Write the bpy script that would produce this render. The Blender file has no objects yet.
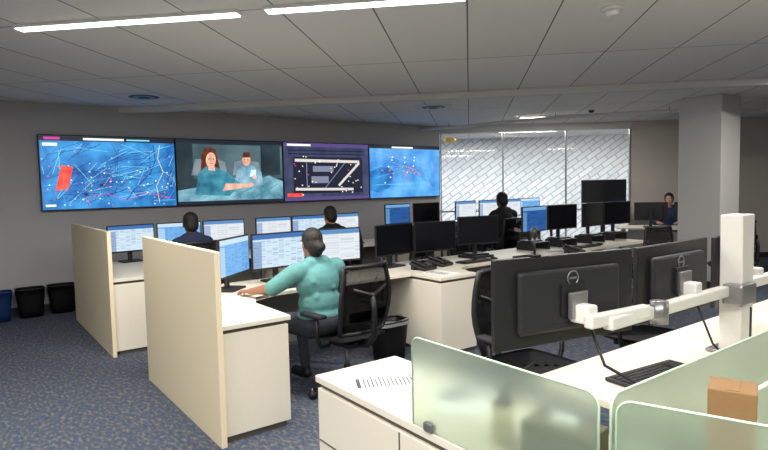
import bpy, bmesh, math, random
from mathutils import Vector, Matrix, Euler, Quaternion
random.seed(7)
R=math.radians
scene=bpy.context.scene
COL=scene.collection
# ------------------------------------------------------------ materials
def mat(name,col,rough=.6,metal=0,var=.06,scale=30,bump=0,spec=None,trans=0,emit=None,es=0,alpha=None):
    m=bpy.data.materials.new(name); m.use_nodes=True
    nt=m.node_tree; b=nt.nodes['Principled BSDF']
    tc=nt.nodes.new('ShaderNodeTexCoord'); n=nt.nodes.new('ShaderNodeTexNoise')
    n.inputs['Scale'].default_value=scale; n.inputs['Detail'].default_value=3
    nt.links.new(tc.outputs['Object'],n.inputs['Vector'])
    mx=nt.nodes.new('ShaderNodeMix'); mx.data_type='RGBA'
    mx.inputs[6].default_value=tuple(c*(1-var) for c in col)+(1,)
    mx.inputs[7].default_value=tuple(min(1,c*(1+var)) for c in col)+(1,)
    nt.links.new(n.outputs['Fac'],mx.inputs[0]); nt.links.new(mx.outputs[2],b.inputs['Base Color'])
    b.inputs['Roughness'].default_value=rough; b.inputs['Metallic'].default_value=metal
    if spec is not None: b.inputs['Specular IOR Level'].default_value=spec
    if trans: b.inputs['Transmission Weight'].default_value=trans
    if bump:
        bp=nt.nodes.new('ShaderNodeBump'); bp.inputs['Strength'].default_value=bump; bp.inputs['Distance'].default_value=.01
        nt.links.new(n.outputs['Fac'],bp.inputs['Height']); nt.links.new(bp.outputs['Normal'],b.inputs['Normal'])
    if emit: 
        b.inputs['Emission Color'].default_value=tuple(emit)+(1,); b.inputs['Emission Strength'].default_value=es
    if alpha is not None: b.inputs['Alpha'].default_value=alpha
    return m
def srgb(r,g,b):
    f=lambda c:(c/255/12.92) if c/255<=.04045 else ((c/255+.055)/1.055)**2.4
    return (f(r),f(g),f(b))
def emat(name,c1,c2=None,scale=4,s=1.25,detail=6,contrast=(.35,.65)):
    m=bpy.data.materials.new(name); m.use_nodes=True; nt=m.node_tree
    b=nt.nodes['Principled BSDF']; b.inputs['Base Color'].default_value=(.01,.01,.01,1); b.inputs['Roughness'].default_value=.35
    c1=srgb(*c1); c2=srgb(*c2) if c2 else c1
    tc=nt.nodes.new('ShaderNodeTexCoord'); n=nt.nodes.new('ShaderNodeTexNoise'); n.inputs['Scale'].default_value=scale; n.inputs['Detail'].default_value=detail
    nt.links.new(tc.outputs['Object'],n.inputs['Vector'])
    cr=nt.nodes.new('ShaderNodeValToRGB'); cr.color_ramp.elements[0].position=contrast[0]; cr.color_ramp.elements[1].position=contrast[1]
    cr.color_ramp.elements[0].color=c1+(1,); cr.color_ramp.elements[1].color=c2+(1,)
    nt.links.new(n.outputs['Fac'],cr.inputs[0]); nt.links.new(cr.outputs[0],b.inputs['Emission Color']); b.inputs['Emission Strength'].default_value=s
    return m
WHITE=mat('white_laminate',srgb(230,223,206),.45,var=.02)
PANEL=mat('cream_panel',srgb(236,222,190),.6,var=.02)
EDGE=mat('desk_edge',srgb(90,85,78),.5)
GREYP=mat('grey_panel',srgb(150,148,142),.6)
BLACK=mat('black_plastic',srgb(26,26,28),.45)
BLACK2=mat('black_case',srgb(34,34,38),.5)
OFF=mat('screen_off',srgb(14,15,20),.2)
METAL=mat('brushed_metal',srgb(150,150,152),.35,.8)
WPL=mat('white_powdercoat',srgb(232,230,224),.4,var=.02)
FABRIC=mat('chair_fabric',srgb(24,25,28),.9,bump=.3,scale=200)
PAPER=mat('paper',srgb(244,246,248),.8,var=.02)
INK=mat('ink',srgb(75,75,85),.8)
KRAFT=mat('kraft_cardboard',srgb(140,108,70),.8,bump=.1)
BLUEB=mat('blue_bin_plastic',srgb(25,70,130),.5)
LINER=mat('bin_liner',srgb(150,155,155),.3,trans=.3)
WALL=mat('wall_paint',srgb(184,183,184),.85,var=.03,scale=6,bump=.03)
WALLW=mat('wall_paint_warm',srgb(204,196,184),.85,var=.03,scale=6)
PILLAR=mat('pillar_paint',srgb(210,208,203),.8,var=.02,scale=6)
TRIM=mat('trim_dark',srgb(45,44,44),.5)
SOFF=mat('soffit_paint',srgb(222,220,215),.7,var=.02)
YEL=mat('pendant_yellow',srgb(190,165,90),.5,emit=srgb(220,180,90),es=.25)
def meshmat():
    m=bpy.data.materials.new('chair_mesh'); m.use_nodes=True; nt=m.node_tree; b=nt.nodes['Principled BSDF']
    b.inputs['Base Color'].default_value=(.012,.012,.014,1); b.inputs['Roughness'].default_value=.8
    tc=nt.nodes.new('ShaderNodeTexCoord'); w=nt.nodes.new('ShaderNodeTexChecker'); w.inputs['Scale'].default_value=260
    nt.links.new(tc.outputs['Object'],w.inputs['Vector'])
    mr=nt.nodes.new('ShaderNodeMapRange'); mr.inputs[3].default_value=.72; mr.inputs[4].default_value=1
    nt.links.new(w.outputs['Fac'],mr.inputs[0]); nt.links.new(mr.outputs[0],b.inputs['Alpha'])
    return m
MESH=meshmat()
FROST=mat('frosted_glass',(.70,.81,.70),.34,var=.01,trans=.87)
FROST.node_tree.nodes['Principled BSDF'].inputs['IOR'].default_value=1.25
GEDGE=mat('glass_edge',srgb(190,215,190),.3,var=.01)
def clearglass():
    m=bpy.data.materials.new('clear_glass'); m.use_nodes=True; nt=m.node_tree
    for n in list(nt.nodes):
        if n.type=='BSDF_PRINCIPLED': nt.nodes.remove(n)
    o=[n for n in nt.nodes if n.type=='OUTPUT_MATERIAL'][0]
    t=nt.nodes.new('ShaderNodeBsdfTransparent'); t.inputs[0].default_value=(.88,.90,.91,1)
    g=nt.nodes.new('ShaderNodeBsdfGlossy'); g.inputs['Roughness'].default_value=.03
    f=nt.nodes.new('ShaderNodeFresnel'); f.inputs[0].default_value=1.7
    mx=nt.nodes.new('ShaderNodeMixShader'); nt.links.new(f.outputs[0],mx.inputs[0]); nt.links.new(t.outputs[0],mx.inputs[1]); nt.links.new(g.outputs[0],mx.inputs[2]); nt.links.new(mx.outputs[0],o.inputs[0])
    return m
CLEAR=clearglass()
def carpet():
    m=bpy.data.materials.new('carpet'); m.use_nodes=True; nt=m.node_tree; b=nt.nodes['Principled BSDF']
    tc=nt.nodes.new('ShaderNodeTexCoord')
    n1=nt.nodes.new('ShaderNodeTexNoise'); n1.inputs['Scale'].default_value=42; n1.inputs['Detail'].default_value=6
    mp=nt.nodes.new('ShaderNodeMapping'); mp.inputs['Scale'].default_value=(1,.45,1); mp.inputs['Rotation'].default_value=(0,0,.6)
    nt.links.new(tc.outputs['Object'],mp.inputs[0]); nt.links.new(mp.outputs[0],n1.inputs['Vector'])
    r1=nt.nodes.new('ShaderNodeValToRGB'); e=r1.color_ramp.elements
    e[0].position=.34; e[0].color=srgb(62,78,104)+(1,); e[1].position=.72; e[1].color=srgb(130,122,108)+(1,)
    x=e.new(.52); x.color=srgb(82,88,100)+(1,)
    nt.links.new(n1.outputs['Fac'],r1.inputs[0]); nt.links.new(r1.outputs[0],b.inputs['Base Color'])
    b.inputs['Roughness'].default_value=.95; b.inputs['Specular IOR Level'].default_value=.1
    bp=nt.nodes.new('ShaderNodeBump'); bp.inputs['Strength'].default_value=.25; bp.inputs['Distance'].default_value=.01
    nt.links.new(n1.outputs['Fac'],bp.inputs['Height']); nt.links.new(bp.outputs[0],b.inputs['Normal'])
    return m
CARPET=carpet()
def tiles():
    m=bpy.data.materials.new('ceiling_tiles'); m.use_nodes=True; nt=m.node_tree; b=nt.nodes['Principled BSDF']
    tc=nt.nodes.new('ShaderNodeTexCoord'); mp=nt.nodes.new('ShaderNodeMapping')
    mp.inputs['Rotation'].default_value=(0,0,R(45)); 
    nt.links.new(tc.outputs['Object'],mp.inputs[0])
    br=nt.nodes.new('ShaderNodeTexBrick'); br.offset=0; br.inputs['Scale'].default_value=1
    br.inputs['Mortar Size'].default_value=.006; br.inputs['Mortar Smooth'].default_value=.2
    br.inputs['Brick Width'].default_value=.62; br.inputs['Row Height'].default_value=1.86
    br.inputs['Color1'].default_value=srgb(236,233,228)+(1,); br.inputs['Color2'].default_value=srgb(230,227,222)+(1,); br.inputs['Mortar'].default_value=srgb(100,99,98)+(1,)
    nt.links.new(mp.outputs[0],br.inputs['Vector']); nt.links.new(br.outputs['Color'],b.inputs['Base Color'])
    b.inputs['Roughness'].default_value=.9
    return m
TILES=tiles()
def pattern():
    m=bpy.data.materials.new('perforated_wall'); m.use_nodes=True; nt=m.node_tree; b=nt.nodes['Principled BSDF']
    tc=nt.nodes.new('ShaderNodeTexCoord'); mp=nt.nodes.new('ShaderNodeMapping'); mp.inputs['Rotation'].default_value=(0,R(35),0)
    nt.links.new(tc.outputs['Object'],mp.inputs[0])
    br=nt.nodes.new('ShaderNodeTexBrick'); br.inputs['Scale'].default_value=1
    sx=nt.nodes.new('ShaderNodeSeparateXYZ'); cx=nt.nodes.new('ShaderNodeCombineXYZ')
    nt.links.new(mp.outputs[0],sx.inputs[0]); nt.links.new(sx.outputs[0],cx.inputs[0]); nt.links.new(sx.outputs[2],cx.inputs[1]); nt.links.new(cx.outputs[0],br.inputs['Vector'])
    br.inputs['Mortar Size'].default_value=.012; br.inputs['Brick Width'].default_value=.42; br.inputs['Row Height'].default_value=.13
    br.inputs['Color1'].default_value=srgb(248,250,252)+(1,); br.inputs['Color2'].default_value=srgb(226,231,235)+(1,); br.inputs['Mortar'].default_value=srgb(172,180,186)+(1,)
    nt.links.new(br.outputs['Color'],b.inputs['Base Color']); b.inputs['Roughness'].default_value=.6
    return m
PATT=pattern()
def deskscreen(name,bg,txt,hdr,s=1.15,rows=22,colsw=.12):
    m=bpy.data.materials.new(name); m.use_nodes=True; nt=m.node_tree; b=nt.nodes['Principled BSDF']
    b.inputs['Base Color'].default_value=(.01,.01,.01,1); b.inputs['Roughness'].default_value=.3
    uv=nt.nodes.new('ShaderNodeTexCoord')
    br=nt.nodes.new('ShaderNodeTexBrick'); br.inputs['Scale'].default_value=1; br.inputs['Row Height'].default_value=1/rows; br.inputs['Brick Width'].default_value=colsw
    br.offset=0.0; br.inputs['Mortar Size'].default_value=.010; br.inputs['Bias'].default_value=-.3
    br.inputs['Color1'].default_value=srgb(*bg)+(1,); br.inputs['Color2'].default_value=srgb(*txt)+(1,); br.inputs['Mortar'].default_value=srgb(*bg)+(1,)
    nt.links.new(uv.outputs['UV'],br.inputs['Vector'])
    sx=nt.nodes.new('ShaderNodeSeparateXYZ'); nt.links.new(uv.outputs['UV'],sx.inputs[0])
    def gtn(i,v,op='GREATER_THAN'):
        g=nt.nodes.new('ShaderNodeMath'); g.operation=op; g.inputs[1].default_value=v; nt.links.new(sx.outputs[i],g.inputs[0]); return g
    gt=gtn(1,.86)
    mx=nt.nodes.new('ShaderNodeMix'); mx.data_type='RGBA'; nt.links.new(gt.outputs[0],mx.inputs[0]); nt.links.new(br.outputs['Color'],mx.inputs[6]); mx.inputs[7].default_value=srgb(*hdr)+(1,)
    lt=gtn(0,.16,'LESS_THAN'); lt2=gtn(1,.80,'LESS_THAN'); ml=nt.nodes.new('ShaderNodeMath'); ml.operation='MULTIPLY'; nt.links.new(lt.outputs[0],ml.inputs[0]); nt.links.new(lt2.outputs[0],ml.inputs[1])
    m2=nt.nodes.new('ShaderNodeMath'); m2.operation='MULTIPLY'; m2.inputs[1].default_value=.6; nt.links.new(ml.outputs[0],m2.inputs[0])
    mx2=nt.nodes.new('ShaderNodeMix'); mx2.data_type='RGBA'; nt.links.new(m2.outputs[0],mx2.inputs[0]); nt.links.new(mx.outputs[2],mx2.inputs[6]); mx2.inputs[7].default_value=srgb(*hdr)+(1,)
    nt.links.new(mx2.outputs[2],b.inputs['Emission Color']); b.inputs['Emission Strength'].default_value=s
    return m
S_TAB=deskscreen('screen_table',(205,225,238),(95,140,185),(60,110,175),s=1.1)
S_BLU=deskscreen('screen_blue',(110,170,225),(60,110,175),(190,215,235))
S_DRK=deskscreen('screen_dark',(35,85,150),(22,50,100),(110,160,200),rows=10,colsw=.3)
S_DOC=deskscreen('screen_doc',(228,234,238),(120,145,165),(90,140,195),s=1.05,rows=30,colsw=.3)
SCR={'t':S_TAB,'b':S_BLU,'d':S_DRK,'w':S_DOC,'o':OFF}
# ------------------------------------------------------------ builder
class B:
    def __init__(s): s.bm=bmesh.new(); s.uv=s.bm.loops.layers.uv.new('UVMap'); s.mats=[]
    def mi(s,m):
        if m not in s.mats: s.mats.append(m)
        return s.mats.index(m)
    def _add(s,t,m,smooth=False):
        i=s.mi(m)
        for f in t.faces: f.material_index=i; f.smooth=smooth
        me=bpy.data.meshes.new('t'); t.to_mesh(me); t.free(); s.bm.from_mesh(me); bpy.data.meshes.remove(me)
    def box(s,c,sz,m,rot=(0,0,0),bev=0,seg=2):
        t=bmesh.new(); bmesh.ops.create_cube(t,size=1); bmesh.ops.scale(t,vec=sz,verts=t.verts)
        if bev: bmesh.ops.bevel(t,geom=t.edges[:],offset=bev,segments=seg,profile=.5,affect='EDGES')
        bmesh.ops.transform(t,matrix=Matrix.Translation(c)@Euler(rot).to_matrix().to_4x4(),verts=t.verts)
        s._add(t,m)
    def b2(s,lo,hi,m,bev=0):
        s.box([(a+b)/2 for a,b in zip(lo,hi)],[abs(b-a) for a,b in zip(lo,hi)],m,bev=bev)
    def cyl(s,a,b,r1,m,r2=None,seg=16,caps=True):
        a=Vector(a);b=Vector(b);r2=r1 if r2 is None else r2; d=b-a
        t=bmesh.new(); bmesh.ops.create_cone(t,cap_ends=caps,segments=seg,radius1=r1,radius2=r2,depth=d.length)
        bmesh.ops.transform(t,matrix=Matrix.Translation((a+b)/2)@d.to_track_quat('Z','Y').to_matrix().to_4x4(),verts=t.verts)
        s._add(t,m,True)
    def sph(s,c,r,m,seg=16):
        t=bmesh.new(); bmesh.ops.create_uvsphere(t,u_segments=seg,v_segments=seg//2+2,radius=1)
        rr=r if hasattr(r,'__len__') else (r,r,r)
        bmesh.ops.scale(t,vec=rr,verts=t.verts); bmesh.ops.translate(t,vec=c,verts=t.verts); s._add(t,m,True)
    def tube(s,pts,r,m,seg=8,closed=False):
        pts=[Vector(p) for p in pts]; t=bmesh.new(); rings=[]; n=len(pts); up=None
        for i,p in enumerate(pts):
            if closed: d=pts[(i+1)%n]-pts[i-1]
            else: d=pts[min(i+1,n-1)]-pts[max(i-1,0)]
            d.normalize()
            if up is None: up=d.orthogonal().normalized()
            up=(up-d*up.dot(d)).normalized(); w=d.cross(up)
            rings.append([t.verts.new(p+(up*math.cos(2*math.pi*k/seg)+w*math.sin(2*math.pi*k/seg))*r) for k in range(seg)])
        for i in range(n if closed else n-1):
            A=rings[i];Bq=rings[(i+1)%n]
            for k in range(seg): t.faces.new([A[k],A[(k+1)%seg],Bq[(k+1)%seg],Bq[k]])
        if not closed: t.faces.new(rings[0][::-1]); t.faces.new(rings[-1])
        s._add(t,m,True)
    def poly(s,pts,m,uvs=None):
        vs=[s.bm.verts.new(p) for p in pts]; f=s.bm.faces.new(vs); f.material_index=s.mi(m)
        if uvs:
            for l,u in zip(f.loops,uvs): l[s.uv].uv=u
    def grid(s,fn,nu,nv,m,thick=0):
        t=bmesh.new(); V=[[t.verts.new(fn(i/nu,j/nv)) for j in range(nv+1)] for i in range(nu+1)]
        for i in range(nu):
            for j in range(nv): t.faces.new([V[i][j],V[i+1][j],V[i+1][j+1],V[i][j+1]])
        if thick: bmesh.ops.solidify(t,geom=t.faces[:],thickness=thick)
        s._add(t,m,True)
    def mesh(s,name):
        me=bpy.data.meshes.new(name); s.bm.to_mesh(me); s.bm.free()
        for m in s.mats: me.materials.append(m)
        return me
    def obj(s,name,loc=(0,0,0),rz=0,parent=None,sc=1): return place(s.mesh(name),name,loc,rz,parent,sc)
def place(me,name,loc=(0,0,0),rz=0,parent=None,sc=1):
    o=bpy.data.objects.new(name,me); COL.objects.link(o); o.location=loc; o.rotation_euler=(0,0,R(rz)); o.scale=(sc,)*3
    if parent: o.parent=parent
    return o
H=2.75
G=Vector((.7071,.7071,0)); HH=Vector((.7071,-.7071,0))
def gh(g,h,z=0): return G*g+HH*h+Vector((0,0,z))
# ------------------------------------------------------------ room shell
b=B(); b.b2((-3.2,-3.2,-.1),(19,15,0),CARPET); b.obj('floor')
b=B(); b.b2((-3.2,-3.2,H),(19,15,H+.1),TILES); b.obj('ceiling')
b=B(); b.b2((-3.2,8.78,0),(7.95,8.95,H),WALL); b.obj('wall_north')
b=B(); b.b2((-3.2,8.765,0),(7.95,8.78,.1),TRIM); b.obj('baseboard_north')
b=B(); b.b2((-3.2,-3.2,0),(-3.05,8.78,H),WALL); b.obj('wall_west')
b=B(); b.b2((-3.2,-3.2,0),(19,-3.05,H),WALL); b.obj('wall_south')
U=Vector((.76,-.65,0)); N=Vector((.65,.76,0)); P0=Vector((7.95,8.78,0)); ANG=math.degrees(math.atan2(-.65,.76))
b=B(); b.b2((3.8,0,0),(13,.15,H),WALLW); b.obj('wall_east',P0,ANG)
b=B(); b.b2((3.8,-.015,0),(13,0,.1),TRIM); b.obj('baseboard_east',P0,ANG)
b=B(); b.b2((-4.2,3.4,0),(11,3.5,H),PATT); b.obj('wall_corridor',P0,ANG)
b=B()
b.b2((0.02,0.03,.06),(3.78,.042,2.6),CLEAR)
for i in range(4): 
    x=.02+i*1.253; b.b2((x-.012,.0,0),(x+.012,.07,2.6),METAL)
b.b2((0,0,0),(3.8,.08,.06),METAL); b.b2((0,0,2.6),(3.8,.08,H),SOFF)
b.b2((0,-.01,1.0),(3.8,.03,1.03),METAL)
b.obj('window_1',P0,ANG)
b=B()
b.box(gh(7.62,2.2,H-.035),(15.0,.14,.075),SOFF,rot=(0,0,R(-45)),bev=.008)
b.obj('trim_1')
b=B()
def cr(p0,p1,p2,p3,t):
    return .5*((2*p1)+(-p0+p2)*t+(2*p0-5*p1+4*p2-p3)*t*t+(-p0+3*p1-3*p2+p3)*t**3)
cp=[Vector(p) for p in [(6,10.5,2.66),(7.4,8.7,2.66),(8.5,5.6,2.66),(10.6,3.8,2.66),(13.2,3.0,2.66),(16,3,2.66)]]
pts=[]
for i in range(1,4):
    for k in range(10): pts.append(cr(cp[i-1],cp[i],cp[i+1],cp[i+2],k/10))
b.tube(pts,.03,SOFF)
for p in pts[2::6]: b.cyl(p,(p.x,p.y,H),.006,METAL,seg=6)
b.obj('trim_2')
b=B(); b.box((8.92,3.98,H/2),(.6,.6,H),PILLAR,bev=.01); b.box((8.92,3.98,.05),(.63,.63,.1),TRIM); b.obj('column')
# ------------------------------------------------------------ ceiling fixtures
LG=emat('diffuser_glow',(255,250,240),s=7)
def fixture(g,h0,h1,power=26,col=(1,.96,.90)):
    b=B(); L=h1-h0
    b.box((0,0,-.012),(L,.10,.025),WPL,bev=.004); b.box((0,0,-.027),(L-.03,.08,.008),LG)
    c=gh(g,(h0+h1)/2,H); o=b.obj('ceiling_light',c,-45)
    ld=bpy.data.lights.new('tube_light','AREA'); ld.shape='RECTANGLE'; ld.size=L-.03; ld.size_y=.08; ld.energy=power; ld.color=col
    lo=bpy.data.objects.new('tube_light',ld); COL.objects.link(lo); lo.parent=o; lo.location=(0,0,-.035)
fixture(3.72,-3.14,-1.49,64); fixture(3.70,-1.31,.0,52); fixture(3.7,.52,2.17,50)
fixture(.4,-3.4,-1.75,85); fixture(.4,-1.57,.08,75); fixture(.4,.3,1.95,60)
fixture(7.3,3.75,5.4,46)
fixture(10.6,.9,2.2,42)
fixture(13.2,-2.6,-.9,120,(1,.98,.96)); fixture(13.2,0,1.7,120,(1,.98,.96)); fixture(13.2,2.5,4.2,105,(1,.98,.96)); fixture(12.6,5,6.7,60)
fixture(3.7,4,5.6,50)
def vent(loc):
    b=B(); 
    for k,r in enumerate((.17,.12,.07)): b.cyl((0,0,-.012-.004*k),(0,0,-.006),r,[TRIM,METAL,TRIM][k],r2=r+.02,seg=24)
    b.box((0,0,-.004),(.56,.56,.008),SOFF,bev=.002)
    b.obj('ceiling_vent',loc,45)
vent(gh(6.75,-4.0,H)); vent(gh(8.84,-.52,H))
b=B(); b.cyl((0,0,-.02),(0,0,0),.075,WPL,seg=24); b.cyl((0,0,-.05),(0,0,-.02),.045,WPL,r2=.06,seg=24); b.obj('smoke_detector',gh(4.2,.98,H))
b=B(); b.cyl((0,0,-.015),(0,0,0),.08,WPL,seg=20); b.sph((0,0,-.015),(.05,.05,.04),BLACK2); b.obj('dome_camera',gh(9.96,2.0,H))
b=B(); b.cyl((0,0,-.15),(0,0,0),.003,BLACK,seg=6); b.sph((0,0,-.21),(.14,.14,.07),YEL); b.obj('pendant_lamp',P0+U*.25+N*.9+Vector((0,0,H)))
# ------------------------------------------------------------ video wall
W=1.745; HT=1.0; Z0=1.34; YS=8.68
def disp(x,draw,bgm,idx):
    b=B(); b.b2((0,0,0),(W-.006,.09,HT),BLACK,bev=.004)
    e=.012
    def P(u,v,l=1): return (e+u*(W-.006-2*e),-.0006*l-.001,e+v*(HT-2*e))
    def pg(uvs,m,l=1): b.poly([P(u,v,l) for u,v in uvs],m)
    def rect(u0,v0,u1,v1,m,l=1): pg([(u0,v0),(u1,v0),(u1,v1),(u0,v1)],m,l)
    def line(u0,v0,u1,v1,w,m,l=2):
        a=Vector((u0*1.77,v0));c=Vector((u1*1.77,v1)); d=(c-a)
        if d.length<1e-4: return
        n=Vector((-d.y,d.x)).normalized()*w/2
        q=[a-n,c-n,c+n,a+n]; pg([(k.x/1.77,k.y) for k in q],m,l)
    def ell(cu,cv,ru,rv,m,l=2,rot=0,n=22):
        pts=[]
        for k in range(n):
            t=2*math.pi*k/n; x=ru*1.77*math.cos(t); y=rv*math.sin(t)
            pts.append((cu+(x*math.cos(rot)-y*math.sin(rot))/1.77, cv+x*math.sin(rot)+y*math.cos(rot)))
        pg(pts,m,l)
    rect(0,0,1,1,bgm,0)
    draw(rect,line,ell,pg)
    b.obj('video_wall_display',(x,YS,Z0))
E=lambda n,c,c2=None,**k: emat(n,c,c2,**k)
M_MAP=E('map_blue',(12,84,160),(60,155,220),scale=3.2); M_MAP2=E('map_blue_light',(45,125,205),(105,180,238),scale=2.5)
M_RED=E('px_red',(245,50,45),(250,100,80),scale=9); M_MAG=E('px_magenta',(200,60,150)); M_CY=E('px_cyan',(130,215,235)); M_WH=E('px_white',(240,245,245)); M_YE=E('px_yellow',(235,215,120)); M_BAR=E('px_bar',(28,32,46)); M_NAV=E('px_navy',(20,50,120))
M_GRN=E('px_green',(70,200,140)); M_ORG=E('px_orange',(240,140,60))
def d1(rect,line,ell,pg):
    rnd=random.Random(3)
    for i in range(120):
        a,c=rnd.random(),rnd.uniform(.05,.85); t=rnd.gauss(.9,.6); L=rnd.uniform(.1,.4)
        line(a,c,min(.99,max(.01,a+math.cos(t)*L)),min(.9,max(.03,c+math.sin(t)*L)),.006,rnd.choice([M_NAV,M_CY,M_NAV,M_NAV,M_MAP2,M_CY]),2)
    for hub in ((.42,.32),(.30,.2)):
        for k in range(22):
            a=k/22*2*math.pi; L=rnd.uniform(.12,.3); line(hub[0],hub[1],min(.98,max(.02,hub[0]+math.cos(a)*L*.6)),min(.9,max(.03,hub[1]+math.sin(a)*L)),.005,M_NAV,2)
    for i in range(110): ell(rnd.random()*.97+.01,abs(rnd.gauss(.3,.2))%.85+.03,.006,.010,rnd.choice([M_MAG,M_RED,M_CY,M_WH]),3,n=6)
    pp=[(.60,.1),(.66,.25),(.72,.35),(.80,.5),(.84,.68),(.83,.88)]
    for a,c in zip(pp,pp[1:]): line(*a,*c,.012,M_NAV,2)
    pp=[(.86,.05),(.84,.3),(.9,.5),(.86,.7),(.88,.9)]
    for a,c in zip(pp,pp[1:]): line(*a,*c,.008,M_YE,3)
    pp=[(.3,.15),(.45,.2),(.6,.1),(.75,.2),(.95,.12)]
    for a,c in zip(pp,pp[1:]): line(*a,*c,.008,M_MAG,3)
    pg([(.09,.25),(.18,.28),(.22,.58),(.14,.60)],M_RED,4)
    rect(0,.93,1,1,M_BAR,4); rect(.03,.945,.14,.98,M_MAG,5); rect(.3,.945,.6,.975,M_WH,5); rect(.62,.95,.8,.97,M_CY,5)
    rect(.02,.86,.12,.9,M_WH,4); rect(.02,.04,.09,.07,M_WH,4)
BG2=E('film_bg',(22,34,42),(44,62,70),scale=2); SK=E('film_skin',(240,192,168),(205,150,125),scale=8); HR=E('film_hair',(110,58,34),(60,30,20),scale=12)
TE=E('film_teal',(30,95,120),(70,150,170),scale=5); TE2=E('film_blanket',(60,115,135),(135,185,200),scale=4); WL=E('film_wall',(88,112,118),(48,68,76),scale=1.5); PH=E('film_phone',(210,240,245))
LB=E('film_shirt',(150,190,210),(95,140,165),scale=6); PIL=E('film_pillow',(130,146,152),(95,112,122),scale=3)
def d2(rect,line,ell,pg):
    rect(.0,.40,1,.93,WL,1); rect(.78,.45,.98,.93,BG2,2); rect(.0,.0,.14,.93,BG2,2)
    pg([(.12,.45),(.45,.44),(.43,.66),(.34,.72),(.16,.70)],PIL,2); pg([(.5,.45),(.78,.45),(.76,.66),(.6,.7),(.52,.66)],PIL,2)
    pg([(.0,.04),(1,.04),(1,.34),(.86,.44),(.7,.36),(.55,.42),(.3,.30),(.0,.22)],TE2,3)
    for a in ((.2,.08,.5,.3),(.5,.1,.8,.34),(.7,.08,.95,.3)): line(*a,.012,TE,3)
    pg([(.15,.15),(.46,.12),(.58,.30),(.44,.50),(.36,.57),(.26,.60),(.18,.48)],TE,4)
    ell(.285,.71,.075,.18,HR,4); pg([(.215,.7),(.25,.74),(.26,.5),(.2,.46)],HR,4); pg([(.34,.74),(.365,.70),(.385,.52),(.34,.50)],HR,4)
    ell(.300,.69,.046,.118,SK,5,rot=-.12); pg([(.275,.6),(.33,.6),(.335,.52),(.275,.53)],SK,5)
    pg([(.245,.77),(.29,.81),(.35,.79),(.345,.86),(.27,.88)],HR,6)
    for u in (.285,.322): ell(u,.705,.007,.009,HR,6,n=8)
    line(.29,.635,.32,.64,.012,M_RED,6); line(.303,.70,.306,.665,.006,LB,6)
    pg([(.40,.2),(.64,.25),(.66,.31),(.43,.32)],SK,6); ell(.67,.29,.028,.04,SK,7)
    pg([(.5,.25),(.80,.28),(.78,.50),(.70,.60),(.64,.62),(.55,.55)],LB,4)
    ell(.635,.70,.042,.10,SK,5); pg([(.595,.73),(.68,.74),(.67,.82),(.61,.82)],HR,6); ell(.62,.70,.005,.008,HR,6,n=8); ell(.645,.70,.005,.008,HR,6,n=8)
    pg([(.66,.42),(.72,.44),(.73,.54),(.68,.53)],PH,7); ell(.71,.42,.022,.035,SK,8)
    rect(0,.95,1,1,M_BAR,8); rect(0,0,1,.05,M_BAR,8)
DK=E('plan_bg',(44,50,78),(66,72,104),scale=5); TAN=E('plan_tan',(210,205,198)); PU=E('plan_header',(84,70,124)); DG=E('plan_grey',(120,128,150)); NV=E('plan_block',(24,28,50))
def d3(rect,line,ell,pg):
    rect(0,.93,1,1,PU,2); rect(.04,.945,.3,.98,M_WH,3)
    for y in (.86,.80): rect(.05,y,.95,y+.02,NV,2)
    rect(.1,.12,.92,.76,NV,2)
    line(.12,.70,.88,.68,.05,TAN,3); line(.12,.20,.80,.18,.045,TAN,3); line(.62,.25,.88,.66,.045,TAN,3); line(.25,.2,.25,.66,.016,DG,3); line(.45,.2,.7,.66,.014,DG,3)
    rect(.3,.3,.5,.42,DG,3); rect(.32,.5,.56,.6,DG,3)
    rnd=random.Random(5)
    for i in range(40): ell(rnd.uniform(.1,.9),rnd.uniform(.1,.78),.008,.013,rnd.choice([M_WH,M_YE,M_MAG,M_WH]),4,n=6)
    rect(0,0,1,.06,PU,3); rect(.03,.07,.2,.13,M_RED,3)
def d4(rect,line,ell,pg):
    rnd=random.Random(9)
    rect(0,.94,1,1,M_BAR,3); rect(.3,.95,.6,.98,M_WH,4)
    pg([(.0,.5),(.2,.62),(.32,.5),(.28,.2),(.1,.1),(0,.15)],M_MAP,1)
    for i in range(55):
        ell(min(.95,max(.05,rnd.gauss(.52,.16))),min(.88,max(.06,rnd.gauss(.52,.14))),.010,.016,rnd.choice([M_MAG,M_ORG,M_WH,M_GRN,M_RED]),3,n=6)
    for i in range(14): line(rnd.random(),rnd.uniform(.1,.9),rnd.random(),rnd.uniform(.1,.9),.004,M_CY,2)
X0=.88
disp(X0,d1,M_MAP,0); disp(X0+W,d2,BG2,1); disp(X0+2*W,d3,DK,2); disp(X0+3*W,d4,M_MAP2,3)
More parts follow.
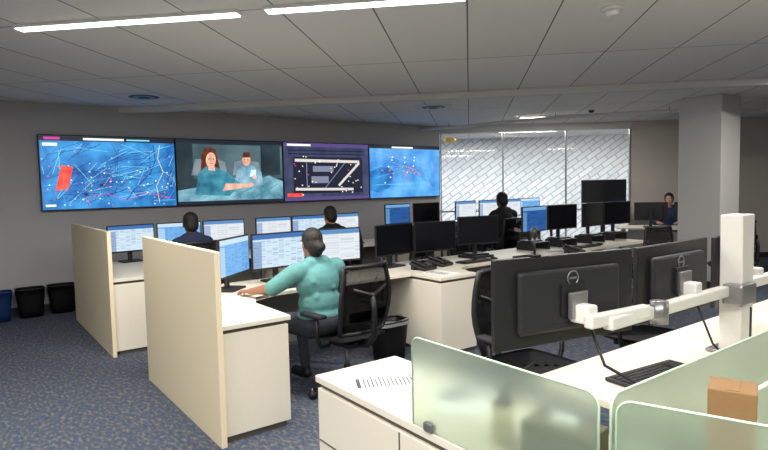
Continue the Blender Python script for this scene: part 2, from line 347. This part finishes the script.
# ------------------------------------------------------------ monitors
def monmesh(v,w=.54,h=.32,stand=True,zc=.28):
    b=B(); 
    b.box((0,0,zc),(w,.022,h),BLACK,bev=.005)
    b.box((0,.022,zc),(w*.72,.03,h*.7),BLACK2,bev=.012)
    b.box((0,.042,zc),(.12,.014,.12),BLACK,bev=.003)
    t=.012; y=-.0125
    q=[(-w/2+t,y,zc-h/2+t+.006),(w/2-t,y,zc-h/2+t+.006),(w/2-t,y,zc+h/2-t),(-w/2+t,y,zc+h/2-t)]
    b.poly(q,SCR[v],[(0,0),(1,0),(1,1),(0,1)])
    if stand:
        b.box((0,.07,zc/2+.01),(.05,.03,zc-.0),BLACK2,bev=.006)
        b.box((0,.05,.008),(.24,.19,.016),BLACK2,bev=.006)
        b.box((0,.055,zc),(.06,.05,.06),BLACK2,bev=.006)
    else:
        b.tube([(.026*math.cos(k*math.pi/10),.0385,zc+h*.24+.026*math.sin(k*math.pi/10)) for k in range(20)],.0028,METAL,seg=6,closed=True)
        b.box((0,.0385,zc+h*.24),(.034,.003,.008),METAL)
        for i in range(9): b.box((-.12+i*.03,.0372,zc-h*.26),(.018,.002,.004),BLACK)
    return b.mesh('monitor_'+v)
MON={v:monmesh(v) for v in SCR}
def mon(x,y,v,rz=0,z=.741,dz=0):
    return place(MON[v],'monitor',(x,y,z+dz),rz)
def kbmesh():
    b=B(); b.box((0,0,.009),(.44,.145,.016),BLACK2,bev=.005)
    for r in range(5):
        for c in range(15):
            if r==0 and 4<=c<=9: continue
            b.box((-.196+c*.0205,-.05+r*.024,.0195),(.017,.019,.007),BLACK,bev=.002,seg=1)
        for c in range(4): b.box((.13+c*.0205,-.05+r*.024,.0195),(.017,.019,.007),BLACK,bev=.002,seg=1)
    b.box((-.085,-.05,.0195),(.118,.019,.007),BLACK,bev=.002,seg=1)
    return b.mesh('keyboard')
KB=kbmesh()
b=B(); b.sph((0,0,.014),(.03,.05,.014),BLACK); b.box((0,.02,.027),(.006,.014,.006),METAL,bev=.002); MS=b.mesh('mouse')
def phonemesh():
    b=B(); b.box((0,0,.038),(.2,.2,.03),BLACK2,rot=(R(14),0,0),bev=.008); b.box((-.065,0,.073),(.045,.2,.03),BLACK,rot=(R(14),0,0),bev=.012)
    b.box((.035,.05,.071),(.1,.05,.004),OFF,rot=(R(14),0,0)); b.box((0,.06,.02),(.18,.05,.04),BLACK2,bev=.004)
    for i in range(4):
        for j in range(3): b.box((.01+j*.025,-.06+i*.02,.048+i*.005),(.016,.012,.006),METAL,rot=(R(14),0,0))
    return b.mesh('desk_phone')
PHN=phonemesh()
def papermesh():
    b=B(); b.b2((-.105,-.148,0),(.105,.148,.003),PAPER)
    b.b2((-.085,.115,.003),(.03,.132,.0036),INK)
    for i in range(13):
        w=.16*(.6+.4*random.random()); b.b2((-.085,.095-i*.017,.003),(-.085+w,.101-i*.017,.0036),INK)
    return b.mesh('paper_sheet')
PAP=papermesh()
# ------------------------------------------------------------ workstations
def station(x0,y0,L,ret=1.55,panel=False,pext=.06,name='workstation_desk'):
    b=B(); T=.74; D=1.55; y1=y0+D; yr=y1-ret
    b.b2((x0,yr,T-.03),(x0+.47,y1,T),WHITE,bev=.003)
    b.b2((x0+.47,y1-.72,T-.03),(x0+L,y1,T),WHITE,bev=.003)
    b.poly([(x0+.47,y1-.72,T-.001),(x0+.47,y1-1.0,T-.001),(x0+.56,y1-.80,T-.001),(x0+.75,y1-.72,T-.001)],WHITE)
    b.poly([(x0+.47,y1-.72,T-.03),(x0+.75,y1-.72,T-.03),(x0+.56,y1-.80,T-.03),(x0+.47,y1-1.0,T-.03)],WHITE)
    b.b2((x0+.02,yr+.03,.68),(x0+.44,y1-.05,.71),EDGE)
    b.b2((x0+.005,yr+.01,.04),(x0+.455,y1-.07,.685),WHITE,bev=.004)
    b.b2((x0+.03,yr+.03,0),(x0+.43,y1-.1,.04),EDGE)
    for z in (.25,.46): b.b2((x0+.454,yr+.05,z),(x0+.4575,y1-.8,z+.006),EDGE)
    for z in (.33,.55): b.b2((x0+.457,yr+.2,z),(x0+.47,yr+.34,z+.012),METAL,bev=.003)
    b.b2((x0+.02,y1-.06,.12),(x0+L-.02,y1-.04,.71),GREYP)
    for x in (x0+L-.04,):
        b.b2((x-.025,y1-.55,.03),(x+.025,y1-.1,.06),METAL); b.b2((x-.02,y1-.35,.0),(x+.02,y1-.31,.71),METAL)
    b.obj(name)
    if panel:
        b=B(); b.b2((x0-.04,y0-.04,0),(x0-.003,y1+pext,1.2),PANEL,bev=.003); b.obj('privacy_panel')
YA=3.36
station(1.24,YA,2.17,panel=True)
station(3.42,YA,2.12,ret=1.12)
station(5.55,YA,2.1,ret=1.08)
YB=5.88
station(1.14,YB,2.12,panel=True,pext=.5)
for i in range(1,4): station(1.14+2.13*i,YB,2.12 if i<3 else 1.85,ret=1.1)
T=.741
def kit(x,y,kb=True,ph=False):
    if kb: place(KB,'keyboard',(x,y,T),0); place(MS,'computer_mouse',(x+.3,y,T),0)
    if ph: place(PHN,'desk_phone',(x-.45,y+.05,T),15)
yA=4.62
mon(1.80,yA-.10,'b',42); mon(2.27,yA+.03,'t',4); mon(2.85,yA+.03,'w',-8)
mon(3.56,yA+.02,'o',8); mon(4.08,yA-.02,'o',-6); mon(4.70,yA-.05,'o',-12,dz=.03)
mon(5.74,yA,'d',6,dz=.1); mon(6.30,yA,'o',-6,dz=.1); mon(6.93,yA-.03,'o',4,dz=.1)
mon(7.47,yA-.06,'o',-8,dz=.1)
yB=7.2
for x,v,r in [(1.62,'t',6),(2.18,'b',0),(2.75,'w',-4),(3.45,'w',3),(4.0,'t',-2),(4.58,'w',0),(5.6,'d',4),(6.2,'o',-3),(7.1,'w',5),(7.7,'w',0),(8.25,'w',-5),(8.8,'b',-8)]:
    mon(x,yB,v,r,dz=.0 if x<5 else .1)
def riser(x,y,h=.1,w=.3):
    b=B(); b.b2((-w/2,-.1,h-.012),(w/2,.17,h-.001),BLACK2,bev=.003)
    for s in (-1,1): b.b2((s*w/2-.006,-.1,0),(s*w/2+.006,.17,h-.012),BLACK2)
    b.obj('monitor_riser',(x,y,T))
for x in (5.74,6.30,6.93,7.47): riser(x,yA-.02)
for x in (5.6,6.2,7.1,7.7,8.25,8.8): riser(x,yB)
riser(4.70,yA-.05,.03)
kit(2.35,4.33); kit(4.4,4.33,ph=True); kit(6.4,4.33)
kit(2.4,6.9,ph=True); kit(4.4,6.9); kit(6.5,6.9); kit(8.4,6.9)
place(PAP,'paper_sheet',(1.47,3.72,T),12); place(PAP,'paper_sheet',(1.49,4.08,T),-8)
place(PAP,'paper_sheet',(3.62,4.0,T),5); place(PHN,'desk_phone',(3.65,4.3,T),10)
place(PHN,'desk_phone',(5.75,4.05,T),10); place(PAP,'paper_sheet',(5.75,4.32,T),80)
# ------------------------------------------------------------ chairs
def chairmesh():
    b=B()
    for k in range(5):
        a=2*math.pi*k/5+.3; c,s=math.cos(a),math.sin(a)
        b.tube([(c*.03,s*.03,.11),(c*.16,s*.16,.095),(c*.29,s*.29,.075)],.017,BLACK)
        b.cyl((c*.29-s*.022,s*.29+c*.022,.03),(c*.29+s*.022,s*.29-c*.022,.03),.03,BLACK2,seg=14)
        b.cyl((c*.29,s*.29,.04),(c*.29,s*.29,.08),.01,METAL,seg=8)
    b.cyl((0,0,.08),(0,0,.22),.03,BLACK); b.cyl((0,0,.2),(0,0,.4),.018,METAL)
    b.box((0,-.02,.405),(.2,.26,.04),BLACK,bev=.01)
    def seat(u,v):
        x=(u-.5)*.5; y=(v-.5)*.48; e=max(abs(u-.5),abs(v-.5))*2
        return Vector((x*(1-.08*(2*abs(v-.5))**4),y*(1-.08*(2*abs(u-.5))**4),.475-.015*(1-e*e)-(.03 if v>.9 else 0)*(v-.9)*10))
    b.grid(seat,12,12,FABRIC,thick=.06)
    def bk(u,v):
        x=(u-.5); w=.49-.10*abs(v-.45)**1.5*2
        z=.52+v*.50; y=-.23-.03*math.sin(v*math.pi)-.05*v+.14*x*x*1.6
        return Vector((x*w,y,z))
    b.grid(bk,12,14,MESH,thick=.006)
    fr=[bk(u,0) for u in [i/8 for i in range(8)]]+[bk(1,v) for v in [i/8 for i in range(8)]]+[bk(1-i/8,1) for i in range(8)]+[bk(0,1-i/8) for i in range(8)]
    b.tube(fr,.018,BLACK,closed=True)
    b.grid(lambda u,v:bk(.12+.76*u,.18+.16*v)+Vector((0,-.012,0)),8,3,BLACK,thick=.012)
    b.tube([(0,-.1,.40),(0,-.24,.42),(0,-.31,.5),(0,-.315,.7),(0,-.29,.82)],.024,BLACK)
    b.tube([(-.16,-.27,.86),(0,-.305,.8),(.16,-.27,.86)],.014,BLACK)
    for s in (-1,1):
        b.tube([(s*.18,.0,.41),(s*.27,-.02,.42),(s*.305,-.02,.5),(s*.305,-.02,.645)],.016,BLACK)
        b.box((s*.305,.02,.66),(.075,.25,.03),BLACK2,bev=.012)
    return b.mesh('office_chair')
CH=chairmesh()
def chair(x,y,rz,sc=1): return place(CH,'office_chair',(x,y,0),rz,sc=sc)
# ------------------------------------------------------------ people
SKIN_L=mat('skin_light',srgb(196,148,120),.55,var=.05,scale=20); SKIN_D=mat('skin_dark',srgb(96,62,44),.55,var=.05,scale=20); SKIN_M=mat('skin_medium',srgb(150,104,78),.55,var=.05,scale=20)
HAIRD=mat('hair_dark',srgb(24,19,17),.6,bump=.6,scale=90); SHOE=mat('shoe',srgb(28,28,30),.5); TEAL=mat('shirt_teal',srgb(88,142,142),.85,bump=.7,scale=14)
PANTS=mat('trousers_grey',srgb(52,56,66),.9,bump=.1,scale=20); SHB=mat('shirt_black',srgb(24,24,28),.9); SHN=mat('shirt_navy',srgb(38,48,78),.9); SHG=mat('shirt_grey',srgb(110,112,116),.9)
EYEW=mat('eye_white',srgb(235,235,230),.2); EYED=mat('eye_iris',srgb(40,26,18),.2); LIP=mat('lips',srgb(150,80,76),.5)
def tobm(prims):
    bm=bmesh.new()
    def addm(t):
        me=bpy.data.meshes.new('t'); t.to_mesh(me); t.free(); bm.from_mesh(me); bpy.data.meshes.remove(me)
    def sphere(c,r):
        t=bmesh.new(); bmesh.ops.create_uvsphere(t,u_segments=14,v_segments=10,radius=1); bmesh.ops.scale(t,vec=r,verts=t.verts)
        bmesh.ops.translate(t,vec=c,verts=t.verts); addm(t)
    for p in prims:
        if p[0]=='e': sphere(p[1],p[2])
        else:
            a,c,ra,rb=p[1:5]; sphere(a,(ra,)*3); sphere(c,(rb,)*3); d=c-a
            if d.length>1e-4:
                t=bmesh.new(); bmesh.ops.create_cone(t,cap_ends=True,segments=14,radius1=ra,radius2=rb,depth=d.length)
                bmesh.ops.transform(t,matrix=Matrix.Translation((a+c)/2)@d.to_track_quat('Z','Y').to_matrix().to_4x4(),verts=t.verts); addm(t)
    return bm
def remeshed(name,prims,vox,sm,parent):
    bm=tobm(prims); me=bpy.data.meshes.new(name+'_src'); bm.to_mesh(me); bm.free()
    o=bpy.data.objects.new(name,me); COL.objects.link(o)
    r=o.modifiers.new('r','REMESH'); r.mode='VOXEL'; r.voxel_size=vox
    s=o.modifiers.new('s','SMOOTH'); s.iterations=sm; s.factor=.5
    dg=bpy.context.evaluated_depsgraph_get(); ev=o.evaluated_get(dg); me2=bpy.data.meshes.new_from_object(ev)
    o.modifiers.clear(); o.data=me2; me2.materials.clear()
    mats=[]
    for p in prims:
        if p[-1] not in mats: mats.append(p[-1])
    for m in mats: me2.materials.append(m)
    if len(mats)>1:
        for f in me2.polygons:
            c=f.center; best=1e9; bi=0
            for p in prims:
                if p[0]=='e':
                    q=c-p[1]; d=(Vector((q.x/p[2][0],q.y/p[2][1],q.z/p[2][2])).length-1)*min(p[2])
                else:
                    a,e=p[1],p[2]; ab=e-a; t=max(0,min(1,(c-a).dot(ab)/max(1e-9,ab.length_squared))); d=(c-(a+ab*t)).length-(p[3]+(p[4]-p[3])*t)
                if d<best: best=d; bi=mats.index(p[-1])
            f.material_index=bi
    for f in me2.polygons: f.use_smooth=True
    o.parent=parent
    return o
V=Vector
def handprims(Wp,D,Nn,side,skin,curl=1.0):
    D=D.normalized(); S=D.cross(Nn).normalized(); Nn=S.cross(D).normalized()
    pr=[]
    lens=[.072,.080,.074,.058]
    for i in range(4):
        o=(1.5-i)*side
        k=Wp+D*(.088-.006*abs(i-1))+S*o*.0205
        pr.append(('c',Wp+S*o*.010+D*.01,k,.0145,.0115,skin))
        p=k; ang=0
        for j,fr in enumerate((.45,.32,.23)):
            ang+=R((14,24,22)[j])*curl
            dd=D*math.cos(ang)-Nn*math.sin(ang)+S*o*.05
            q=p+dd*lens[i]*fr*1.05; pr.append(('c',p,q,.0092-.0008*j,.0086-.0008*j,skin)); p=q
    b0=Wp+D*.025+S*side*.022; b1=b0+(D*.6+S*side*.75-Nn*.25).normalized()*.042; b2=b1+(D*.85+S*side*.4-Nn*.3).normalized()*.032; b3=b2+(D*.95+S*side*.1-Nn*.3).normalized()*.024
    pr+=[('c',b0,b1,.0145,.0115,skin),('c',b1,b2,.011,.0098,skin),('c',b2,b3,.0098,.008,skin)]
    return pr
def person(name,x,y,rz,shirt,pants,skin,hair,sc=1,arms=None,hyaw=0,vox=.013,bun=False,sleeve=.6,fat=1.0):
    e=bpy.data.objects.new(name,None); COL.objects.link(e); e.location=(x,y,0); e.rotation_euler=(0,0,R(rz)); e.scale=(sc,)*3
    F=fat
    pr=[('e',V((0,-.04,.585)),(.175*F,.14*F,.12),pants),('e',V((0,-.02,.73)),(.155*F,.12*F,.16),shirt),('e',V((0,.0,.90)),(.165*F,.12*F,.17),shirt),
        ('c',V((-.145*F,.01,1.0)),V((.145*F,.01,1.0)),.07,.07,shirt),('c',V((-.07,.005,1.045)),V((.07,.005,1.045)),.062,.062,shirt),
        ('c',V((0,.02,1.06)),V((0,.055,1.17)),.05,.05,skin)]
    if bun: # shirt folds at the waist
        pr+=[('e',V((0,-.03,.655)),(.175*F,.13*F,.045),shirt),('c',V((-.10,-.10,.80)),V((.12,-.11,.77)),.035,.03,shirt),('c',V((-.12,-.09,.92)),V((.05,-.125,.86)),.03,.025,shirt)]
    if arms is None: arms=[((-.25,.16,.80),(-.17,.40,.80)),((.25,.16,.80),(.19,.40,.80))]
    for s,(el,wr) in zip((-1,1),arms):
        sh=V((s*.172*F,.01,.995)); el=V(el); wr=V(wr)
        cut=sh+(el-sh)*.95 if sleeve<1 else el
        pr+=[('c',sh,cut,.064*F,.052*F,shirt)]
        if sleeve>=1: pr+=[('c',el,wr-(wr-el)*.08,.047,.034,shirt),('c',wr-(wr-el)*.1,wr,.027,.026,skin)]
        else: pr+=[('c',cut,el,.043*F,.042*F,skin),('c',el,wr,.041*F,.026,skin)]
        hip=V((s*.09,-.02,.565)); kn=V((s*.13,.40,.545)); an=V((s*.14,.36,.11))
        pr+=[('c',hip,kn,.092*F,.066,pants),('c',kn,an,.062,.042,pants),('c',an,V((s*.14,.355,.07)),.04,.04,SHOE),('c',V((s*.14,.345,.045)),V((s*.15,.53,.04)),.042,.036,SHOE)]
    remeshed('body',pr,vox,4,e)
    for s,(el,wr) in zip((-1,1),arms):
        D=(V(wr)-V(el)); D.z=min(D.z,-.0)*.3; D=D.normalized()
        remeshed('hand_l' if s<0 else 'hand_r',handprims(V(wr),D,V((0,0,1)),(1 if s<0 else -1),skin,curl=.8),.0042,2,e)
    hd=bpy.data.objects.new('head',None); COL.objects.link(hd); hd.parent=e; hd.location=(0,.065,1.2); hd.rotation_euler=(R(-6),0,R(hyaw))
    hp=[('e',V((0,-.01,.03)),(.074,.092,.088),skin),('e',V((0,.025,-.03)),(.058,.066,.075),skin),('e',V((0,.05,-.085)),(.032,.032,.026),skin),
        ('c',V((0,.088,.01)),V((0,.108,-.022)),.009,.014,skin),('e',V((0,.085,-.055)),(.025,.012,.014),skin),
        ('e',V((-.076,-.005,-.01)),(.010,.018,.032),skin),('e',V((.076,-.005,-.01)),(.010,.018,.032),skin),('c',V((-.035,.078,.028)),V((.035,.078,.028)),.009,.009,skin),
        ('c',V((0,-.02,-.06)),V((0,-.015,-.12)),.05,.05,skin)]
    remeshed('face',hp,.0055,3,hd)
    b=B()
    for s in (-1,1):
        b.sph((s*.03,.082,.008),.0115,EYEW,12); b.sph((s*.03,.090,.008),.0058,EYED,10)
        b.tube([(s*.014,.092,.030),(s*.03,.094,.035),(s*.047,.084,.03)],.004,hair,seg=6)
    b.sph((0,.094,-.055),(.023,.007,.007),LIP,12)
    b.obj('eyes_and_mouth',parent=hd)
    hr=[('e',V((0,-.022,.045)),(.083,.096,.088),hair),('e',V((0,-.055,-.01)),(.076,.062,.09),hair),('e',V((-.06,-.02,.01)),(.024,.045,.05),hair),('e',V((.06,-.02,.01)),(.024,.045,.05),hair)]
    if bun: hr+=[('e',V((0,-.06,-.055)),(.064,.05,.06),hair),('e',V((0,-.128,-.03)),(.048,.042,.046),hair),('e',V((0,-.10,-.02)),(.034,.035,.034),hair)]
    remeshed('hair',hr,.008,2,hd)
    b=B(); b.tube([(.055*math.cos(t),.022+.052*math.sin(t),1.085+.012*math.sin(t)) for t in [k*math.pi/9 for k in range(18)]],.013,shirt,closed=True); b.obj('collar',parent=e)
    return e
person('seated_woman',2.17,3.80,10,TEAL,PANTS,SKIN_M,HAIRD,.95,arms=[((-.36,.12,.88),(-.36,.42,.825)),((.33,.10,.84),(.24,.36,.825))],hyaw=-8,vox=.010,bun=True,fat=1.22)
chair(2.32,3.64,8,.98)
person('seated_operator',2.05,6.3,0,SHN,PANTS,SKIN_D,HAIRD,1,vox=.018); chair(2.05,6.22,0)
person('seated_operator',3.84,6.3,0,SHB,PANTS,SKIN_L,HAIRD,1,vox=.018); chair(3.84,6.22,0)
person('seated_operator',7.02,6.25,-15,SHB,PANTS,SKIN_D,HAIRD,1.08,vox=.018,sleeve=1); chair(7.02,6.17,-15)
person('seated_operator',10.75,5.5,118,SHN,PANTS,SKIN_L,HAIRD,1.0,vox=.02,sleeve=1); chair(10.82,5.54,118)
e=Matrix.Rotation(R(118),3,'Z')
def rel(x,y,z): 
    v=e@V((x,y,0)); return (10.75+v.x,5.5+v.y,z)
b=B(); b.box((0,0,.725),(1.7,.7,.03),WHITE,bev=.003)
for s in (-1,1): b.box((s*.75,0,.35),(.05,.5,.70),METAL,bev=.004)
b.box((0,.3,.42),(1.5,.02,.5),GREYP); b.obj('office_desk',rel(0,.72,0),118)
for x,v in ((-.34,'b'),(.30,'t')): place(MON[v],'monitor',rel(x,.85,T),118)
chair(4.35,3.85,10,.85); chair(5.0,6.2,15); chair(6.6,3.7,-10); chair(6.0,6.2,-20); chair(8.0,3.3,30); chair(10.6,3.3,60); chair(11.3,2.9,20)
# ------------------------------------------------------------ bins
def bin_(x,y,m,liner=True,sc=1):
    b=B()
    def f(u,v):
        a=u*2*math.pi; w=.13+.035*v; d=.10+.03*v; k=(abs(math.cos(a))**4+abs(math.sin(a))**4)**-.25
        return Vector((w*k*math.cos(a),d*k*math.sin(a),.005+.36*v))
    b.grid(f,28,4,m,thick=.006)
    b.poly([f(i/28,0)+Vector((0,0,.004)) for i in range(28)],m)
    b.tube([f(i/28,1) for i in range(28)],.007,m,closed=True)
    if liner:
        def g(u,v): p=f(u,1); return Vector((p.x*(1.04-.04*v),p.y*(1.04-.04*v),.33+.05*v*(1+.15*math.sin(u*31))))
        b.grid(g,28,2,LINER)
    b.obj('waste_bin',(x,y,0),0,sc=sc)
bin_(3.06,4.10,BLACK); bin_(.68,8.55,BLACK,False); bin_(1.04,8.6,BLACK,False); bin_(.32,8.5,BLUEB,False)
# ------------------------------------------------------------ foreground
b=B(); x0,x1,y0,y1=1.23,1.68,.30,2.2
b.b2((x0,y0,.71),(x1,y1,.74),WHITE,bev=.003); b.b2((x0+.02,y0+.02,.68),(x1-.02,y1-.02,.71),EDGE); b.b2((x0+.005,y0,.05),(x1-.005,y1-.01,.685),WHITE,bev=.004)
b.b2((x0+.04,y0+.03,0),(x1-.04,y1-.04,.05),EDGE)
for y in (1.0,1.6): b.b2((x0+.002,y,.06),(x0+.006,y+.006,.68),EDGE)
b.b2((x0+.002,y0,.45),(x0+.006,y1-.02,.456),EDGE)
b.obj('storage_credenza')
place(PAP,'paper_sheet',(1.43,1.94,T),62)
b=B(); b.b2((-.105,-.148,0),(.105,.148,.004),PAPER); 
b.b2((-.08,-.02,.004),(.08,.1,.0044),INK); b.obj('paper_notice',(1.52,1.58,T),-30)
b=B(); b.cyl((0,0,0),(0,0,.13),.035,mat('bottle_plastic',srgb(205,190,150),.3),seg=20); b.cyl((0,0,.13),(0,0,.155),.035,BLACK,r2=.016,seg=20); b.cyl((0,0,.155),(0,0,.18),.016,BLACK,seg=16); b.obj('lotion_bottle',(1.36,1.22,T))
b=B(); b.box((0,0,.06),(.12,.22,.12),mat('tissue_card',srgb(96,92,70),.7),bev=.004); b.box((0,0,.13),(.03,.08,.03),PAPER,bev=.008); b.obj('tissue_box',(1.40,1.02,T),10)
def screen(name,a,c,z0,z1,cap=False):
    a=V(a);c=V(c);d=c-a; L=d.length; b=B(); r=.035
    pts=[(0,z0),(L,z0)]+[(L-r+r*math.cos(t),z1-r+r*math.sin(t)) for t in [k*math.pi/12 for k in range(7)]]+[(r-r*math.sin(t),z1-r+r*math.cos(t)) for t in [k*math.pi/12 for k in range(7)]]
    t=bmesh.new(); vs=[t.verts.new((x,-.004,z)) for x,z in pts]; f=t.faces.new(vs); ex=bmesh.ops.extrude_face_region(t,geom=[f]); bmesh.ops.translate(t,vec=(0,.008,0),verts=[v for v in ex['geom'] if isinstance(v,bmesh.types.BMVert)])
    bmesh.ops.recalc_face_normals(t,faces=t.faces); b._add(t,FROST)
    b.tube([(x,0,z) for x,z in pts[1:]+[pts[0]]],.0065 if cap else .0042,WPL if cap else GEDGE,seg=6)
    for x in (.12*L,.85*L): b.box((x,0,z0+.015),(.04,.03,.03),METAL,bev=.004)
    b.obj(name,(a.x,a.y,0),math.degrees(math.atan2(d.y,d.x)))
screen('frosted_glass_screen',(1.235,1.52),(1.235,.80),.742,1.05)
screen('frosted_glass_screen',(1.25,.775),(3.6,.775),.742,1.05)
screen('frosted_glass_screen',(1.235,.75),(1.41,.26),.742,1.05)
b=B(); b.b2((1.69,-.2,.71),(3.6,.78,.74),WHITE,bev=.003)
for x in (1.8,3.5): b.b2((x-.02,.2,0),(x+.02,.24,.71),METAL); b.b2((x-.03,-.1,0),(x+.03,.6,.03),METAL)
b.obj('office_desk')
screen('desk_organizer_screen',(1.70,.66),(2.6,.66),.742,.97,cap=True)
b=B(); b.box((0,0,.155),(.105,.105,.31),KRAFT,bev=.003); b.box((0,0,.3105),(.095,.03,.002),KRAFT); b.box((0,-.053,.18),(.07,.001,.08),PAPER); b.obj('cardboard_box',(1.54,.62,T),20)
b=B(); b.b2((1.93,.79,.71),(4.9,1.57,.74),WHITE,bev=.003)
for x in (2.05,3.4,4.8): b.b2((x-.02,1.15,0),(x+.02,1.19,.71),METAL); b.b2((x-.03,.85,0),(x+.03,1.5,.03),METAL)
b.b2((1.97,.83,.2),(4.86,.85,.7),GREYP)
b.obj('office_desk')
b=B(); b.b2((2.55,1.0,0.03),(2.95,1.5,.7),BLACK2,bev=.01); 
for z in (.2,.4): b.b2((2.545,1.05,z),(2.552,1.45,z+.01),METAL)
b.b2((2.57,1.02,0),(2.93,1.48,.03),BLACK); b.obj('pedestal_drawers')
def dell(x,y,z,rz,w=.62,h=.36):
    o=place(monmesh('o',w,h,False,0),'monitor',(x,y,z),rz); return o
dell(1.85,1.34,1.13,168.5,.68,.335); dell(2.60,1.31,1.12,180,.63,.335); dell(3.32,1.36,1.10,188)
b=B()
b.box((2.97,1.19,1.07),(.13,.10,.66),WPL,bev=.006); b.box((2.97,1.19,.75),(.22,.18,.015),METAL,bev=.003)
b.box((2.40,1.195,1.045),(1.0,.045,.05),WPL,bev=.008); b.box((3.25,1.21,1.045),(.5,.045,.05),WPL,bev=.008)
b.box((1.98,1.20,1.06),(.34,.04,.05),WPL,rot=(0,0,R(-6)),bev=.008)
b.box((2.93,1.16,1.03),(.16,.09,.10),METAL,bev=.01)
for x,y,z in ((1.85,1.26,1.11),(2.60,1.23,1.11),(3.32,1.25,1.10)):
    b.box((x,y,z-.03),(.06,.08,.07),WPL,bev=.008); b.box((x,y+.025,z),(.10,.02,.10),METAL,bev=.004)
b.cyl((2.22,1.17,1.0),(2.22,1.17,1.09),.035,METAL)
b.obj('monitor_arm')
b=B()
b.tube([(1.88,1.25,1.02),(1.86,1.18,.9),(1.98,1.05,.8),(2.0,.9,.76),(1.95,.84,.748)],.006,BLACK)
b.tube([(2.6,1.2,1.02),(2.62,1.14,.85),(2.7,1.1,.76),(2.75,1.0,.75)],.005,BLACK)
b.tube([(2.93,1.11,.97),(2.85,1.08,.85),(2.9,1.0,.76),(2.8,.95,.75)],.005,BLACK)
b.tube([(1.62,1.3,.94),(1.58,1.33,.9),(1.54,1.4,.83),(1.52,1.45,.76)],.003,BLACK)
b.obj('monitor_cables')
place(KB,'keyboard',(2.33,1.25,T),-6)
b=B(); b.sph((0,0,.02),(.035,.06,.02),BLACK); b.box((0,.04,.05),(.05,.02,.09),BLACK2,bev=.006); b.box((0,.026,.055),(.035,.004,.05),OFF); b.obj('headset_charger',(2.78,1.10,T),140)
b=B(); b.cyl((0,0,0),(0,0,.012),.04,BLACK); b.cyl((0,0,.01),(0,0,.12),.008,BLACK); b.sph((0,0,.145),(.028,.028,.035),BLACK2); b.box((0,-.026,.147),(.02,.004,.02),OFF); 
b.obj('webcam',(1.71,1.375,1.2985),0,sc=.6)
chair(2.75,2.25,175); chair(3.9,2.2,190)
b=B(); b.box((0,0,1.38),(.85,.04,.44),BLACK,bev=.008); b.poly([(-.41,-.021,1.18),(.41,-.021,1.18),(.41,-.021,1.58),(-.41,-.021,1.58)],OFF)
b.box((0,.05,.7),(.08,.05,1.3),BLACK2,bev=.01); b.box((0,.05,.03),(.6,.45,.04),BLACK2,bev=.01); b.obj('television_on_stand',(9.95,6.35,0),-38)
# ------------------------------------------------------------ world, camera
w=bpy.data.worlds.new('World'); scene.world=w; w.use_nodes=True; w.node_tree.nodes['Background'].inputs[0].default_value=(.5,.5,.55,1); w.node_tree.nodes['Background'].inputs[1].default_value=.05
try: scene.view_settings.view_transform='Standard'
except Exception: pass
cd=bpy.data.cameras.new('camera'); cam=bpy.data.objects.new('camera',cd); COL.objects.link(cam)
cd.lens=26.95; cd.sensor_width=36; cd.clip_start=.02
p=R(3.88); yw=R(36.5); f=V((math.sin(yw)*math.cos(p),math.cos(yw)*math.cos(p),-math.sin(p)))
q=f.to_track_quat('-Z','Y')@Quaternion((0,0,1),R(-1.25))
cam.location=(0,0,1.57); cam.rotation_mode='QUATERNION'; cam.rotation_quaternion=q
scene.camera=cam
